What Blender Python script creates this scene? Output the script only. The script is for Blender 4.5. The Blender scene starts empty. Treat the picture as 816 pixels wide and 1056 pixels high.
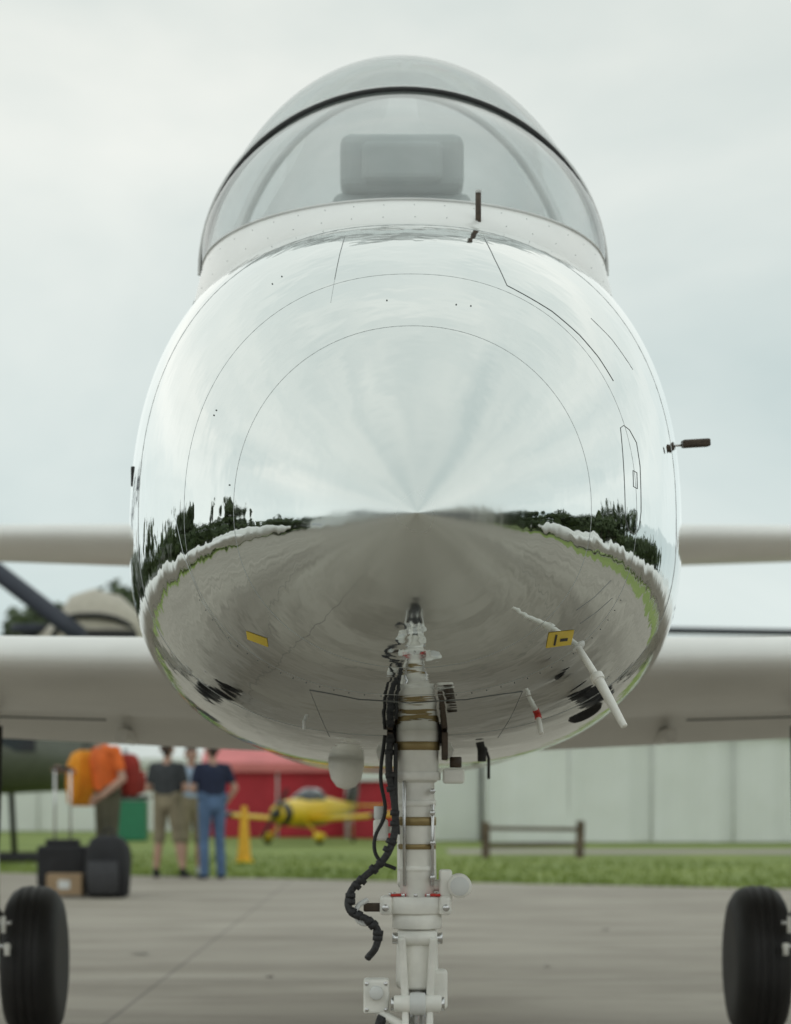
import bpy, math, random
import numpy as np
from mathutils import Vector, Matrix
random.seed(4); np.random.seed(4)
S=bpy.context.scene
COL=S.collection
# ------------------------------------------------------------ materials
def mat(name,c,rough=.5,metal=0,var=.12,vs=8,bump=0,bs=60,spec=.5,coat=0,c2=None,coord='Object',bd=.01):
    m=bpy.data.materials.new(name); m.use_nodes=True; nt=m.node_tree; N=nt.nodes; L=nt.links
    b=N['Principled BSDF']; b.inputs['Roughness'].default_value=rough; b.inputs['Metallic'].default_value=metal
    b.inputs['Specular IOR Level'].default_value=spec
    b.inputs['Coat Weight'].default_value=coat
    tc=N.new('ShaderNodeTexCoord'); nz=N.new('ShaderNodeTexNoise'); nz.inputs['Scale'].default_value=vs; nz.inputs['Detail'].default_value=6
    L.new(tc.outputs[coord],nz.inputs['Vector'])
    r=N.new('ShaderNodeValToRGB'); r.color_ramp.elements[0].position=.3; r.color_ramp.elements[1].position=.7
    a=[x*(1-var) for x in c]; d=[min(1,x*(1+var*.6)) for x in (c2 or c)]
    if c2: a=list(c); d=list(c2)
    r.color_ramp.elements[0].color=(*a,1); r.color_ramp.elements[1].color=(*d,1)
    L.new(nz.outputs['Fac'],r.inputs['Fac']); L.new(r.outputs['Color'],b.inputs['Base Color'])
    if bump:
        n2=N.new('ShaderNodeTexNoise'); n2.inputs['Scale'].default_value=bs; n2.inputs['Detail'].default_value=4
        L.new(tc.outputs[coord],n2.inputs['Vector'])
        bp=N.new('ShaderNodeBump'); bp.inputs['Strength'].default_value=bump; bp.inputs['Distance'].default_value=bd
        L.new(n2.outputs['Fac'],bp.inputs['Height']); L.new(bp.outputs['Normal'],b.inputs['Normal'])
    return m
M={}
M['white']=mat('white_paint',(.82,.82,.80),.28,var=.06,vs=5,coat=.3)
M['gearwhite']=mat('gear_enamel',(.86,.85,.80),.32,var=.16,vs=14,bump=.15,bs=40,bd=.002)
M['wingwhite']=mat('wing_paint',(.86,.85,.82),.35,var=.07,vs=2.5)
M['black']=mat('black_rubber',(.018,.018,.02),.55,bump=.3,bs=80,bd=.003)
M['tyre']=mat('tyre_rubber',(.016,.015,.015),.6,bump=.3,bs=120,bd=.002,var=.4)
M['dark']=mat('dark_gap',(.02,.02,.02),.6)
M['line']=mat('panel_gap',(.14,.15,.15),.5)
M['seam']=mat('seam_line',(.45,.47,.47),.35,metal=.8)
M['steel']=mat('steel',(.6,.6,.6),.25,metal=1)
M['brass']=mat('brass_band',(.32,.24,.11),.4,metal=.6)
M['red']=mat('red_paint',(.55,.03,.02),.4)
M['yellow']=mat('yellow_paint',(.80,.58,.03),.45)
M['brown']=mat('bronze_metal',(.07,.05,.035),.45,metal=.3,vs=60,var=.4)
M['grey']=mat('seat_grey',(.45,.47,.46),.6)
M['pad']=mat('headrest_grey',(.52,.55,.55),.6)
M['lgrey']=mat('light_grey',(.68,.69,.68),.5)
def polished():
    m=bpy.data.materials.new('polished_aluminium'); m.use_nodes=True; nt=m.node_tree; N=nt.nodes; L=nt.links
    b=N['Principled BSDF']; b.inputs['Metallic'].default_value=1
    tc=N.new('ShaderNodeTexCoord')
    nz=N.new('ShaderNodeTexNoise'); nz.inputs['Scale'].default_value=3; nz.inputs['Detail'].default_value=5
    L.new(tc.outputs['Object'],nz.inputs['Vector'])
    r=N.new('ShaderNodeValToRGB'); r.color_ramp.elements[0].color=(.69,.725,.715,1); r.color_ramp.elements[1].color=(.79,.82,.805,1)
    L.new(nz.outputs['Fac'],r.inputs['Fac']); L.new(r.outputs['Color'],b.inputs['Base Color'])
    vm=N.new('ShaderNodeVectorMath'); vm.operation='DISTANCE'; vm.inputs[1].default_value=(0,4.0,1.49)
    L.new(tc.outputs['Object'],vm.inputs[0])
    mr=N.new('ShaderNodeMapRange'); mr.inputs['From Min'].default_value=.03; mr.inputs['From Max'].default_value=.42
    mr.inputs['To Min'].default_value=.26; mr.inputs['To Max'].default_value=.01
    L.new(vm.outputs['Value'],mr.inputs['Value'])
    n3=N.new('ShaderNodeTexNoise'); n3.inputs['Scale'].default_value=14; n3.inputs['Detail'].default_value=8
    L.new(tc.outputs['Object'],n3.inputs['Vector'])
    ma=N.new('ShaderNodeMath'); ma.operation='MULTIPLY_ADD'; ma.inputs[1].default_value=.06
    L.new(n3.outputs['Fac'],ma.inputs[0]); L.new(mr.outputs['Result'],ma.inputs[2])
    L.new(ma.outputs[0],b.inputs['Roughness'])
    n2=N.new('ShaderNodeTexNoise'); n2.inputs['Scale'].default_value=5; n2.inputs['Detail'].default_value=3
    L.new(tc.outputs['Object'],n2.inputs['Vector'])
    bp=N.new('ShaderNodeBump'); bp.inputs['Strength'].default_value=.14; bp.inputs['Distance'].default_value=.03
    L.new(n2.outputs['Fac'],bp.inputs['Height'])
    mp=N.new('ShaderNodeMapping'); mp.inputs['Scale'].default_value=(3,6,12); L.new(tc.outputs['Object'],mp.inputs[0])
    n4=N.new('ShaderNodeTexNoise'); n4.inputs['Scale'].default_value=1.4; n4.inputs['Detail'].default_value=1; L.new(mp.outputs[0],n4.inputs['Vector'])
    b2=N.new('ShaderNodeBump'); b2.inputs['Strength'].default_value=.045; b2.inputs['Distance'].default_value=.012
    L.new(n4.outputs['Fac'],b2.inputs['Height']); L.new(bp.outputs['Normal'],b2.inputs['Normal']); L.new(b2.outputs['Normal'],b.inputs['Normal'])
    return m
M['metal']=polished()
def glass(name,tint,fac):
    m=bpy.data.materials.new(name); m.use_nodes=True; nt=m.node_tree; N=nt.nodes; L=nt.links
    N.remove(N['Principled BSDF']); out=N['Material Output']
    t=N.new('ShaderNodeBsdfTransparent'); t.inputs['Color'].default_value=(*tint,1)
    g=N.new('ShaderNodeBsdfGlossy'); g.inputs['Roughness'].default_value=.02
    d=N.new('ShaderNodeBsdfTranslucent'); d.inputs['Color'].default_value=(.80,.84,.83,1)  # white translucency, noise-mixed below, puts a pale sheen into the clear glass
    lw=N.new('ShaderNodeLayerWeight'); lw.inputs['Blend'].default_value=.5
    pw=N.new('ShaderNodeMath'); pw.operation='POWER'; pw.inputs[1].default_value=5; L.new(lw.outputs['Facing'],pw.inputs[0])
    fr=N.new('ShaderNodeMath'); fr.operation='MULTIPLY_ADD'; fr.inputs[1].default_value=.6; fr.inputs[2].default_value=.15; L.new(pw.outputs[0],fr.inputs[0])
    nz=N.new('ShaderNodeTexNoise'); nz.inputs['Scale'].default_value=4; nz.inputs['Detail'].default_value=4
    tc=N.new('ShaderNodeTexCoord'); L.new(tc.outputs['Object'],nz.inputs['Vector'])
    mu=N.new('ShaderNodeMath'); mu.operation='MULTIPLY'; mu.inputs[1].default_value=fac
    L.new(nz.outputs['Fac'],mu.inputs[0])
    a=N.new('ShaderNodeMixShader'); L.new(mu.outputs[0],a.inputs[0]); L.new(t.outputs[0],a.inputs[1]); L.new(d.outputs[0],a.inputs[2])
    b=N.new('ShaderNodeMixShader'); L.new(fr.outputs[0],b.inputs[0]); L.new(a.outputs[0],b.inputs[1]); L.new(g.outputs[0],b.inputs[2])
    L.new(b.outputs[0],out.inputs['Surface'])
    return m
M['glass']=glass('canopy_acrylic',(.90,.93,.93),.48)
# ------------------------------------------------------------ mesh helpers
def empty(name,loc=(0,0,0),rz=0):
    e=bpy.data.objects.new(name,None); COL.objects.link(e); e.location=loc; e.rotation_euler=(0,0,rz); return e
def mesh(name,v,f,m,parent=None,smooth=True,loc=None,mi=None):
    me=bpy.data.meshes.new(name); me.from_pydata([tuple(a) for a in v],[],[tuple(a) for a in f]); me.update()
    ms=m if isinstance(m,(list,tuple)) else [m]
    for x in ms: me.materials.append(x)
    if mi is not None: me.polygons.foreach_set('material_index',mi)
    me.polygons.foreach_set('use_smooth',[smooth]*len(me.polygons))
    o=bpy.data.objects.new(name,me); COL.objects.link(o)
    if parent: o.parent=parent
    if loc: o.location=loc
    return o
def loft(name,rings,m,parent=None,closed=True,caps=True,smooth=True,mi=None):
    n=len(rings[0]); v=[p for r in rings for p in r]; f=[]
    for i in range(len(rings)-1):
        for j in range(n if closed else n-1):
            a=i*n+j; b=i*n+(j+1)%n; f.append((a,b,b+n,a+n))
    if caps and closed:
        f.append(tuple(range(n))[::-1]); f.append(tuple(range((len(rings)-1)*n,len(rings)*n)))
    return mesh(name,v,f,m,parent,smooth)
def fix(o):
    import bmesh
    bm=bmesh.new(); bm.from_mesh(o.data); bmesh.ops.recalc_face_normals(bm,faces=bm.faces); bm.to_mesh(o.data); bm.free(); return o
def frame(a,b):
    a=Vector(a);b=Vector(b);d=(b-a)
    if d.length<1e-6: d=Vector((0,0,1e-5))
    d.normalize(); q=Vector((0,0,1)) if abs(d.z)<.9 else Vector((1,0,0)); x=d.cross(q).normalized(); y=d.cross(x)
    return a,b,d,x,y
def cyl(name,p0,p1,r,m,parent=None,r1=None,seg=24,bev=True):
    a,b,d,x,y=frame(p0,p1); r1=r if r1 is None else r1; L=(b-a).length
    c=min(r,r1,L/2)*.15 if bev else 0
    prof=[(0,r-c),(c,r),(L-c,r1),(L,r1-c)] if bev else [(0,r),(L,r1)]
    rings=[[a+d*t+(x*math.cos(k*2*math.pi/seg)+y*math.sin(k*2*math.pi/seg))*rr for k in range(seg)] for t,rr in prof]
    o=fix(loft(name,rings,m,parent))
    es=o.modifiers.new('es','EDGE_SPLIT'); es.split_angle=math.radians(50)
    return o
def box(name,c,s,m,parent=None,bev=.15,rot=None):
    x,y,z=[k/2 for k in s]
    v=[Vector((i*x,j*y,k*z)) for i in(-1,1) for j in(-1,1) for k in(-1,1)]
    if rot: R=Matrix.Rotation(rot[0],3,'X')@Matrix.Rotation(rot[1],3,'Y')@Matrix.Rotation(rot[2],3,'Z'); v=[R@p for p in v]
    v=[p+Vector(c) for p in v]
    f=[(0,1,3,2),(4,6,7,5),(0,4,5,1),(2,3,7,6),(0,2,6,4),(1,5,7,3)]
    o=mesh(name,v,f,m,parent,False)
    if bev: b=o.modifiers.new('b','BEVEL'); b.width=min(s)*bev; b.segments=3
    return o
def tube(name,pts,r,m,parent=None,smooth=True,cyc=False):
    cu=bpy.data.curves.new(name,'CURVE'); cu.dimensions='3D'; cu.bevel_depth=r; cu.bevel_resolution=3; cu.resolution_u=6
    if smooth:
        sp=cu.splines.new('BEZIER'); sp.bezier_points.add(len(pts)-1)
        for bp,p in zip(sp.bezier_points,pts): bp.co=p; bp.handle_left_type=bp.handle_right_type='AUTO'
    else:
        sp=cu.splines.new('POLY'); sp.points.add(len(pts)-1)
        for bp,p in zip(sp.points,pts): bp.co=(*p,1)
    sp.use_cyclic_u=cyc; cu.use_fill_caps=True; cu.materials.append(m)
    o=bpy.data.objects.new(name,cu); COL.objects.link(o)
    if parent:o.parent=parent
    return o
def lathe(name,p0,axis,prof,m,parent=None,seg=40):
    a,b,d,x,y=frame(p0,Vector(p0)+Vector(axis))
    rings=[[a+d*t+(x*math.cos(k*2*math.pi/seg)+y*math.sin(k*2*math.pi/seg))*rr for k in range(seg)] for t,rr in prof]
    return fix(loft(name,rings,m,parent))
def sm(t): t=max(0,min(1,t)); return t*t*(3-2*t)
def itp(tab,x):
    return float(np.interp(x,[a[0] for a in tab],[a[1] for a in tab]))
# ============================================================ JET AIRCRAFT
TIP=4.0; LN=2.7
jet=empty('jet_aircraft',(0.037,TIP,0),0.0057)
jr=bpy.data.objects.new('airframe',None); COL.objects.link(jr); jr.parent=jet; jr.location=(0,-TIP,0)
def sec(D):
    s=D-TIP; u=max(0,min(1,s/LN)); sh=(1-(1-u)**2.15)**.88
    w=.738*sh; k=1; dz=0
    if D>8.5: k=itp([(8.5,1),(10,.93),(11.5,.8),(13,.64),(14.5,.48),(15.3,.42)],D); dz=itp([(8.5,0),(11,.05),(15.3,.25)],D)
    zc=1.487+.173*(1-(1-u)**2.4)+dz
    hb=w*(1-.23*sm(u/.45)); ht=w*(1+.185*sm(u/.9))
    return w*k,ht*k,hb*k,zc,2+.45*sm(u/.8),2+.5*sm(u/.7)
def surf(D,th,off=0):
    w,ht,hb,zc,nt_,nb=sec(D); c,s=math.cos(th),math.sin(th)
    n=nt_ if s>=0 else nb; h=ht if s>=0 else hb
    x=(w+off)*math.copysign(abs(c)**(2/n),c); z=zc+(h+off)*math.copysign(abs(s)**(2/n),s)
    return Vector((x,D,z))
def ztop(x,D):
    w,ht,hb,zc,n,_=sec(D); q=1-(abs(x)/w)**n
    return zc+ht*max(q,0)**(1/n)
def zbot(x,D):
    w,ht,hb,zc,_,n=sec(D); q=1-(abs(x)/w)**n
    return zc-hb*max(q,0)**(1/n)
def fpt(x,z,off=.0015):   # point on the skin from the front elevation (x,z)
    def gx(x_,D_,z_):
        w,ht,hb,zc,nt_,nb=sec(D_); n=nt_ if z_>=zc else nb; h=ht if z_>=zc else hb
        return (abs(x_)/w)**n+(abs(z_-zc)/h)**n
    lo,hi=TIP+1e-4,6.7
    for _ in range(40):
        mid=(lo+hi)/2
        if gx(x,mid,z)>1: lo=mid
        else: hi=mid
    e=1e-3; D=lo; g0=gx(x,D,z)
    nrm=Vector((gx(x+e,D,z)-g0,gx(x,D+e,z)-g0,gx(x,D,z+e)-g0)).normalized()
    return Vector((x,D,z))+nrm*off
st=[TIP+LN*(i/90)**1.9 for i in range(1,91)]+[6.7+(15.3-6.7)*i/70 for i in range(1,71)]
NA=160
v=[Vector((0,TIP,1.487))]; f=[]; mi=[]
for D in st: v+= [surf(D,2*math.pi*j/NA) for j in range(NA)]
for j in range(NA): f.append((0,1+(j+1)%NA,1+j)); mi.append(0)
for i in range(len(st)-1):
    Dm=(st[i]+st[i+1])/2
    for j in range(NA):
        a=1+i*NA+j; b=1+i*NA+(j+1)%NA
        p=(v[a]+v[b+NA])/2
        if 6.15<Dm<9.6 and abs(p.x)<.40 and p.z>1.9: continue
        f.append((a,b,b+NA,a+NA)); mi.append(0 if Dm<6.9 else 1)
fus=fix(mesh('fuselage',v,f,[M['metal'],M['white']],jr,True,mi=mi))
lathe('jet_exhaust',(0,15.2,1.91),(0,1,0),[(0,.30),(.25,.27),(.25,.25),(0,.27)],M['steel'],jr)
def fline(name,pts,r=.0014,m='line',n=12,cyc=False):
    P=[]
    q=pts+[pts[0]] if cyc else pts
    for (x0,z0),(x1,z1) in zip(q[:-1],q[1:]):
        for k in range(n): t=k/n; P.append(fpt(x0+(x1-x0)*t,z0+(z1-z0)*t,.0000))
    P.append(fpt(*q[-1],.0000))
    return tube(name,P,r,M[m],jr,False)
for s,r,mm in((.62,.0006,'seam'),(.95,.0006,'seam'),(1.55,.0009,'seam')):
    tube('ring_seam',[surf(TIP+s,2*math.pi*j/120) for j in range(120)],r,M[mm],jr,False,True)
fline('nose_hatch_line',[(.175,2.29),(.188,2.19),(.205,2.09),(.23,2.075),(.30,2.035),(.36,1.985),(.40,1.94),(.432,1.89)],.0011)
fline('nose_hatch_line',[(-.145,2.29),(-.153,2.2),(-.160,2.10)],.0009)
fline('nose_hatch_line',[(-.160,2.10),(-.165,2.02)],.0006,'seam')
fline('access_panel',[(.437,1.775),(.447,1.785),(.463,1.782),(.482,1.76),(.489,1.71),(.489,1.61),(.482,1.57),(.468,1.555),(.450,1.56),(.441,1.58)],.0009,cyc=True)
fline('access_latch',[(.466,1.69),(.478,1.69),(.478,1.655),(.466,1.655)],.0009,cyc=True)
fline('gear_door_line',[(-.215,1.235),(-.11,1.215),(0,1.208),(.12,1.215),(.245,1.235)],.0014)
fline('gear_door_line',[(-.215,1.235),(-.2,1.19),(-.185,1.15)],.0007)
fline('gear_door_line',[(.245,1.235),(.235,1.19),(.22,1.15)],.0007)
fline('side_line',[(.40,2.06),(.45,2.02),(.50,1.96)],.0006)
fline('side_line',[(.33,1.38),(.37,1.41),(.41,1.45)],.0006)
fline('side_line',[(.345,1.36),(.38,1.385),(.42,1.42)],.0006)
fline('side_line',[(-.50,1.60),(-.48,1.52),(-.44,1.42),(-.38,1.33)],.0006,'seam')
def dots(name,pts,r,m):
    vv=[];ff=[]
    for p in pts:
        b=len(vv)
        for k in range(8):
            a=k*math.pi/4; vv.append(p+Vector((r*math.cos(a),0,r*math.sin(a))))
        vv.append(p+Vector((0,-r*.6,0)))
        for k in range(8): ff.append((b+k,b+(k+1)%8,b+8))
    return mesh(name,vv,ff,m,jr)
P=[]
for th in np.linspace(205,335,36): P.append(surf(TIP+.98,math.radians(th),.0003))
dots('skin_fasteners',P,.0013,M['line'])
P=[]
for a,b in((-.3,2.13),(-.28,2.15),(.09,2.0),(-.05,2.01),(.12,2.0),(-.40,1.80),(-.405,1.79),(-.36,1.62)): P.append(fpt(a,b,.0005))
dots('skin_fasteners',P,.0018,M['line'])
def patch(name,x0,x1,z0,z1,m,off,sk=0):
    vv=[];ff=[]
    for i in range(7):
        for j in range(7):
            tx,tz=i/6,j/6; vv.append(fpt(x0+(x1-x0)*tx,z0+(z1-z0)*tz+sk*tx,off))
    for i in range(6):
        for j in range(6): a=i*7+j; ff.append((a,a+1,a+8,a+7))
    return mesh(name,vv,ff,m,jr)
patch('warning_decal',.272,.332,1.308,1.333,M['yellow'],.0008,.014)
patch('warning_decal_bar',.288,.293,1.315,1.333,M['dark'],.0014)
patch('warning_decal_bar',.302,.320,1.323,1.328,M['dark'],.0014,.004)
patch('warning_decal',-.338,-.292,1.332,1.346,M['yellow'],.0008,-.020)
# windscreen fairing + windscreen
ZB=2.465; DA=6.6
def foot(t,ex=1,fw=0): return (.557*ex*math.sin(t), DA-(.84+fw)*math.cos(t))
T=[math.radians(-90+180*i/48) for i in range(49)]
rings=[]
for a in np.linspace(0,1,9):
    R=[]
    for t in T:
        x0,y0=foot(t,1.07,.17); zz0=ztop(x0,y0)-.010
        x1,y1=foot(t); z1=ZB
        e=a**.8
        R.append(Vector((x0+(x1-x0)*a,y0+(y1-y0)*a,zz0+(z1-zz0)*e)))
    rings.append(R)
loft('windscreen_fairing',rings,M['white'],jr,closed=False)
P=[]
for rw in(2,6):
    for j in range(4,45,2): P.append((rings[rw][j]+rings[rw][j+1])/2+Vector((0,-.0008,.0005)))
dots('fairing_rivets',P,.0014,M['seam'])
def arch(t,D=DA,a=.557,zt=2.985,zb=ZB):
    return Vector((a*math.sin(t),D,zb+(zt-zb)*max(math.cos(t),0)**.96))
rings=[]
for a in np.linspace(0,1,14):
    R=[]
    for t in T:
        x,y=foot(t); p=Vector((x,y,ZB)); q=arch(t)
        b=p.lerp(q,a); bul=.05*math.sin(math.pi*a)*math.cos(t)
        R.append(b+Vector((math.sin(t)*bul,-bul*.6,bul*.8)))
    rings.append(R)
loft('windscreen_glass',rings,M['glass'],jr,closed=False)
tube('windscreen_base_seal',[r+Vector((0,0,.002)) for r in rings[0]],.004,M['lgrey'],jr,False)
tube('windscreen_bow',[arch(t)+Vector((math.sin(t)*.004,0,.004)) for t in T],.0075,M['dark'],jr,False)
tube('windscreen_bow_trim',[arch(t,DA+.025)+Vector((math.sin(t)*.006,0,.008)) for t in T],.015,M['lgrey'],jr,False)
tab=[(6.62,.557,2.985),(6.75,.572,3.08),(6.9,.582,3.165),(7.1,.59,3.243),(7.35,.592,3.30),(7.8,.59,3.33),(8.4,.57,3.30),(9.0,.52,3.17),(9.6,.42,2.97),(10.1,.3,2.78),(10.6,.16,2.6)]
from bisect import bisect
def cr(tab,x,k):
    xs=[t[0] for t in tab]; i=max(0,min(len(xs)-2,bisect(xs,x)-1)); h=xs[i+1]-xs[i]; t=(x-xs[i])/h
    y=[r[k] for r in tab]
    def m(j):
        if j<=0: return (y[1]-y[0])/(xs[1]-xs[0])
        if j>=len(xs)-1: return (y[-1]-y[-2])/(xs[-1]-xs[-2])
        return (y[j+1]-y[j-1])/(xs[j+1]-xs[j-1])
    return (2*t**3-3*t*t+1)*y[i]+(t**3-2*t*t+t)*h*m(i)+(-2*t**3+3*t*t)*y[i+1]+(t**3-t*t)*h*m(i+1)
ds=np.linspace(6.62,10.6,50)
rg=[[arch(t,D,cr(tab,D,1),cr(tab,D,2),ZB-(.0 if D<9.5 else .15)) for t in T] for D in ds]
loft('canopy_glass',[r for r,D in zip(rg,ds) if D<9.3],M['glass'],jr,closed=False)
loft('canopy_rear_fairing',[r for r,D in zip(rg,ds) if D>9.2],M['white'],jr,closed=False)
for sx in(-1,1):
    rr=[]
    for D in np.linspace(6.6,10.4,30):
        a=cr(tab,max(D,6.62),1)
        x=sx*a
        zz=ztop(sx*(a+.04),D) if a+.04<sec(D)[0] else 2.0
        rr.append([Vector((x*.97,D,ZB+.02)),Vector((x,D,ZB)),Vector((sx*(a+.045),D,(ZB+zz)/2-.01)),Vector((sx*(a+.06),D,zz-.03))])
    loft('canopy_sill',rr,M['metal'],jr,closed=False)
tube('canopy_mid_bow',[arch(t,7.75,.585,3.32) for t in T],.012,M['lgrey'],jr,False)
# cockpit
box('cockpit_floor',(0,7.9,1.95),(.85,3.4,.03),M['grey'],jr)
box('cockpit_wall',(-.41,7.9,2.2),(.02,3.4,.5),M['grey'],jr,0); box('cockpit_wall',(.41,7.9,2.2),(.02,3.4,.5),M['grey'],jr,0)
rr=[]
for D,h,w in((6.0,.0,.3),(6.2,.045,.38),(6.45,.06,.42),(6.6,.0,.42)):
    rr.append([Vector((w*math.cos(a),D,2.46+h*math.sin(a))) for a in np.linspace(0,math.pi,16)])
loft('instrument_coaming',rr,M['grey'],jr,closed=False)
for i,(D,zo) in enumerate(((7.0,0),(8.35,.10))):
    nm='ejection_seat'
    box(nm+'_back',(0,D+.08,2.45+zo),(.42,.12,.75),M['pad'],jr,.25,(-.15,0,0))
    box(nm+'_headrest',(0,D+.1,2.905+zo),(.37,.16,.17),M['pad'],jr,.2)
    box(nm+'_headpad',(0,D,2.89+zo),(.24,.07,.12),M['pad'],jr,.3)
    box(nm+'_pan',(0,D-.2,2.15+zo),(.42,.45,.15),M['brown'],jr,.2)
    for sx in(-1,1): cyl(nm+'_rail',(sx*.15,D+.17,2.1),(sx*.15,D+.2,3.0+zo),.015,M['steel'],jr)
box('cockpit_divider',(0,7.6,2.66),(.62,.05,.35),M['lgrey'],jr,.3)
def wing(name,sx,x0,x1,le0,le1,ch0,ch1,z0,z1,th0,th1,m,flap=.0,inc=.0):
    rings=[]
    for k in range(13):
        t=k/12; x=sx*(x0+(x1-x0)*t); le=le0+(le1-le0)*t; ch=ch0+(ch1-ch0)*t; zc=z0+(z1-z0)*t; th=th0+(th1-th0)*t
        R=[]; n=22
        up=[(.5*(1-math.cos(math.pi*i/n))) for i in range(n+1)]
        def yt(c): return th/.2*(.2969*math.sqrt(c)-.126*c-.3516*c*c+.2843*c**3-.1015*c**4)
        for c in up[::-1]:
            R.append(Vector((x,le+c*ch,zc+yt(c)-flap*max(0,c-.76)*ch-inc*c*ch)))
        for c in up[1:-1]:
            R.append(Vector((x,le+c*ch,zc-yt(c)*.9-flap*max(0,c-.76)*ch-inc*c*ch)))
        rings.append(R)
    return fix(loft(name,rings,m,jr))
for sx in(-1,1):
    wing('wing',sx,.2,4.6,8.25,8.75,2.2,1.35,1.485,1.585,.27,.18,M['wingwhite'],flap=.28,inc=.064)
    lathe('wing_tip_tank',(sx*4.62,7.9,1.57),(0,1,0),[(0,.01),(.12,.09),(.4,.17),(.9,.22),(1.6,.22),(2.3,.15),(2.8,.03)],M['wingwhite'],jr)
    wing('tailplane',sx,.1,2.85,14.1,14.5,1.15,.75,2.595,2.64,.22,.17,M['wingwhite'],inc=.12)
    tube('aileron_gap',[Vector((sx*(1.2+.1*k),9.75,1.33+.003*k)) for k in range(30)],.004,M['line'],jr,False)
    box('flap_track',(sx*1.15,10.1,1.27),(.05,.5,.06),M['wingwhite'],jr,.3)
    xc=sx*1.515
    lathe('main_tyre',(xc-.115,9.9,.32),(1,0,0),[(0,.17),(.0,.22),(.008,.262),(.03,.297),(.06,.314),(.075,.317),(.08,.311),(.085,.3185),(.105,.320),(.11,.313),(.12,.313),(.125,.320),(.145,.3185),(.15,.311),(.155,.317),(.17,.314),(.2,.297),(.222,.262),(.23,.22),(.23,.17)],M['tyre'],jr,64)
    lathe('main_wheel_hub',(xc-.10,9.9,.32),(1,0,0),[(0,.02),(.0,.08),(.03,.1),(.03,.15),(-.005,.175),(.205,.175),(.17,.15),(.17,.1),(.2,.08),(.2,.02)],M['lgrey'],jr)
    for k in range(8):
        a=k*math.pi/4; q=Vector((xc-sx*.108,9.9+.125*math.cos(a),.32+.125*math.sin(a))); cyl('wheel_hole',q,q+Vector((sx*.03,0,0)),.02,M['dark'],jr)
    xl=sx*1.68
    cyl('main_leg',(xl,9.75,.42),(xl,9.75,1.45),.04,M['gearwhite'],jr)
    cyl('main_axle',(xl+sx*.03,9.9,.32),(xc,9.9,.32),.035,M['steel'],jr)
    cyl('main_trailing_arm',(xl,9.75,.6),(xl,9.9,.32),.035,M['gearwhite'],jr)
    box('brake_unit',(sx*1.635,9.55,.50),(.05,.05,.07),M['gearwhite'],jr)
    cyl('brake_line',(sx*1.560,9.56,.50),(sx*1.72,9.58,.49),.010,M['steel'],jr)
    cyl('brake_line',(sx*1.560,9.56,.40),(sx*1.72,9.58,.42),.012,M['steel'],jr)
    cyl('brake_pin',(sx*1.575,9.54,.37),(sx*1.575,9.54,.42),.012,M['gearwhite'],jr)
    cyl('brake_pin',(sx*1.59,9.54,.46),(sx*1.59,9.54,.53),.010,M['gearwhite'],jr)
    tube('brake_hose',[(sx*1.6,9.55,.53),(sx*1.63,9.5,.6),(sx*1.620,9.55,.8),(sx*1.615,9.6,1.3)],.012,M['dark'],jr)
    box('main_gear_door',(sx*1.80,9.8,.95),(.02,.4,.75),M['wingwhite'],jr,.2)
rings=[]
for t in np.linspace(0,1,8):
    z=2.1+2.6*t; le=12.6+1.6*t; ch=2.4-1.2*t; th=.10-.05*t
    R=[]
    for c in np.linspace(0,1,12): R.append(Vector((th*math.sqrt(max(0,c))*(1-c)*1.6,le+c*ch,z)))
    for c in np.linspace(1,0,12)[1:-1]: R.append(Vector((-th*math.sqrt(c)*(1-c)*1.6,le+c*ch,z)))
    rings.append(R)
fix(loft('tail_fin',rings,M['wingwhite'],jr))
# ---------------- nose gear
G=5.50; gx=.022
def g(u,v,d=0): return Vector((gx+u,G+d,v))
W=M['gearwhite']
cyl('nose_leg_upper',g(0,.77),g(0,1.2),.040,W,jr)
cyl('nose_leg_sleeve',g(0,1.04),g(0,1.2),.050,W,jr)
for z,h,m_,r in((.985,.014,'gearwhite',.044),(.94,.020,'brass',.0445),(.885,.012,'brass',.044),(.835,.01,'gearwhite',.044),(1.045,.02,'gearwhite',.055),(1.115,.02,'brass',.053)):
    cyl('leg_collar',g(0,z),g(0,z+h),r,M[m_],jr)
cyl('leg_flange',g(-.004,.735),g(-.004,.775),.066,W,jr)
cyl('leg_flange_lower',g(0,.70),g(0,.736),.058,W,jr)
for k in range(12):
    a=k*math.pi/6; q=g(-.004+.058*math.cos(a),.775,.058*math.sin(a)); cyl('flange_stud',q,q+Vector((0,0,.008)),.005,M['steel'],jr,seg=6)
for sx in(-1,1):
    box('red_marking',g(sx*.040-.004,.779,-.025),(.035,.03,.006),M['red'],jr,.3)
    box('flange_lug',g(sx*.068-.004,.755,-.02),(.03,.05,.045),W,jr,.3)
    cyl('flange_bolt',g(sx*.07-.004,.75,-.06),g(sx*.07-.004,.75,.0),.008,M['steel'],jr)
cyl('leg_lower_casting',g(0,.56),g(0,.702),.050,W,jr,r1=.047)
cyl('leg_chrome',g(0,.40),g(0,.57),.032,M['steel'],jr)
for sx in(-1,1):
    box('torque_link_arm',g(sx*.032,.60,-.055),(.018,.03,.17),W,jr,.3,(.12,sx*.06,0))
    box('torque_link_arm_lower',g(sx*.028,.47,-.075),(.016,.03,.15),W,jr,.3,(-.25,0,0))
    cyl('torque_bolt',g(sx*.045,.53,-.07),g(sx*.062,.53,-.07),.016,M['steel'],jr)
    cyl('torque_bolt',g(sx*.040,.68,-.05),g(sx*.058,.68,-.05),.013,M['steel'],jr)
cyl('torque_pin',g(-.055,.53,-.07),g(.055,.53,-.07),.020,W,jr)
cyl('torque_pin_centre',g(-.018,.53,-.07),g(.018,.53,-.07),.026,M['lgrey'],jr)
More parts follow.
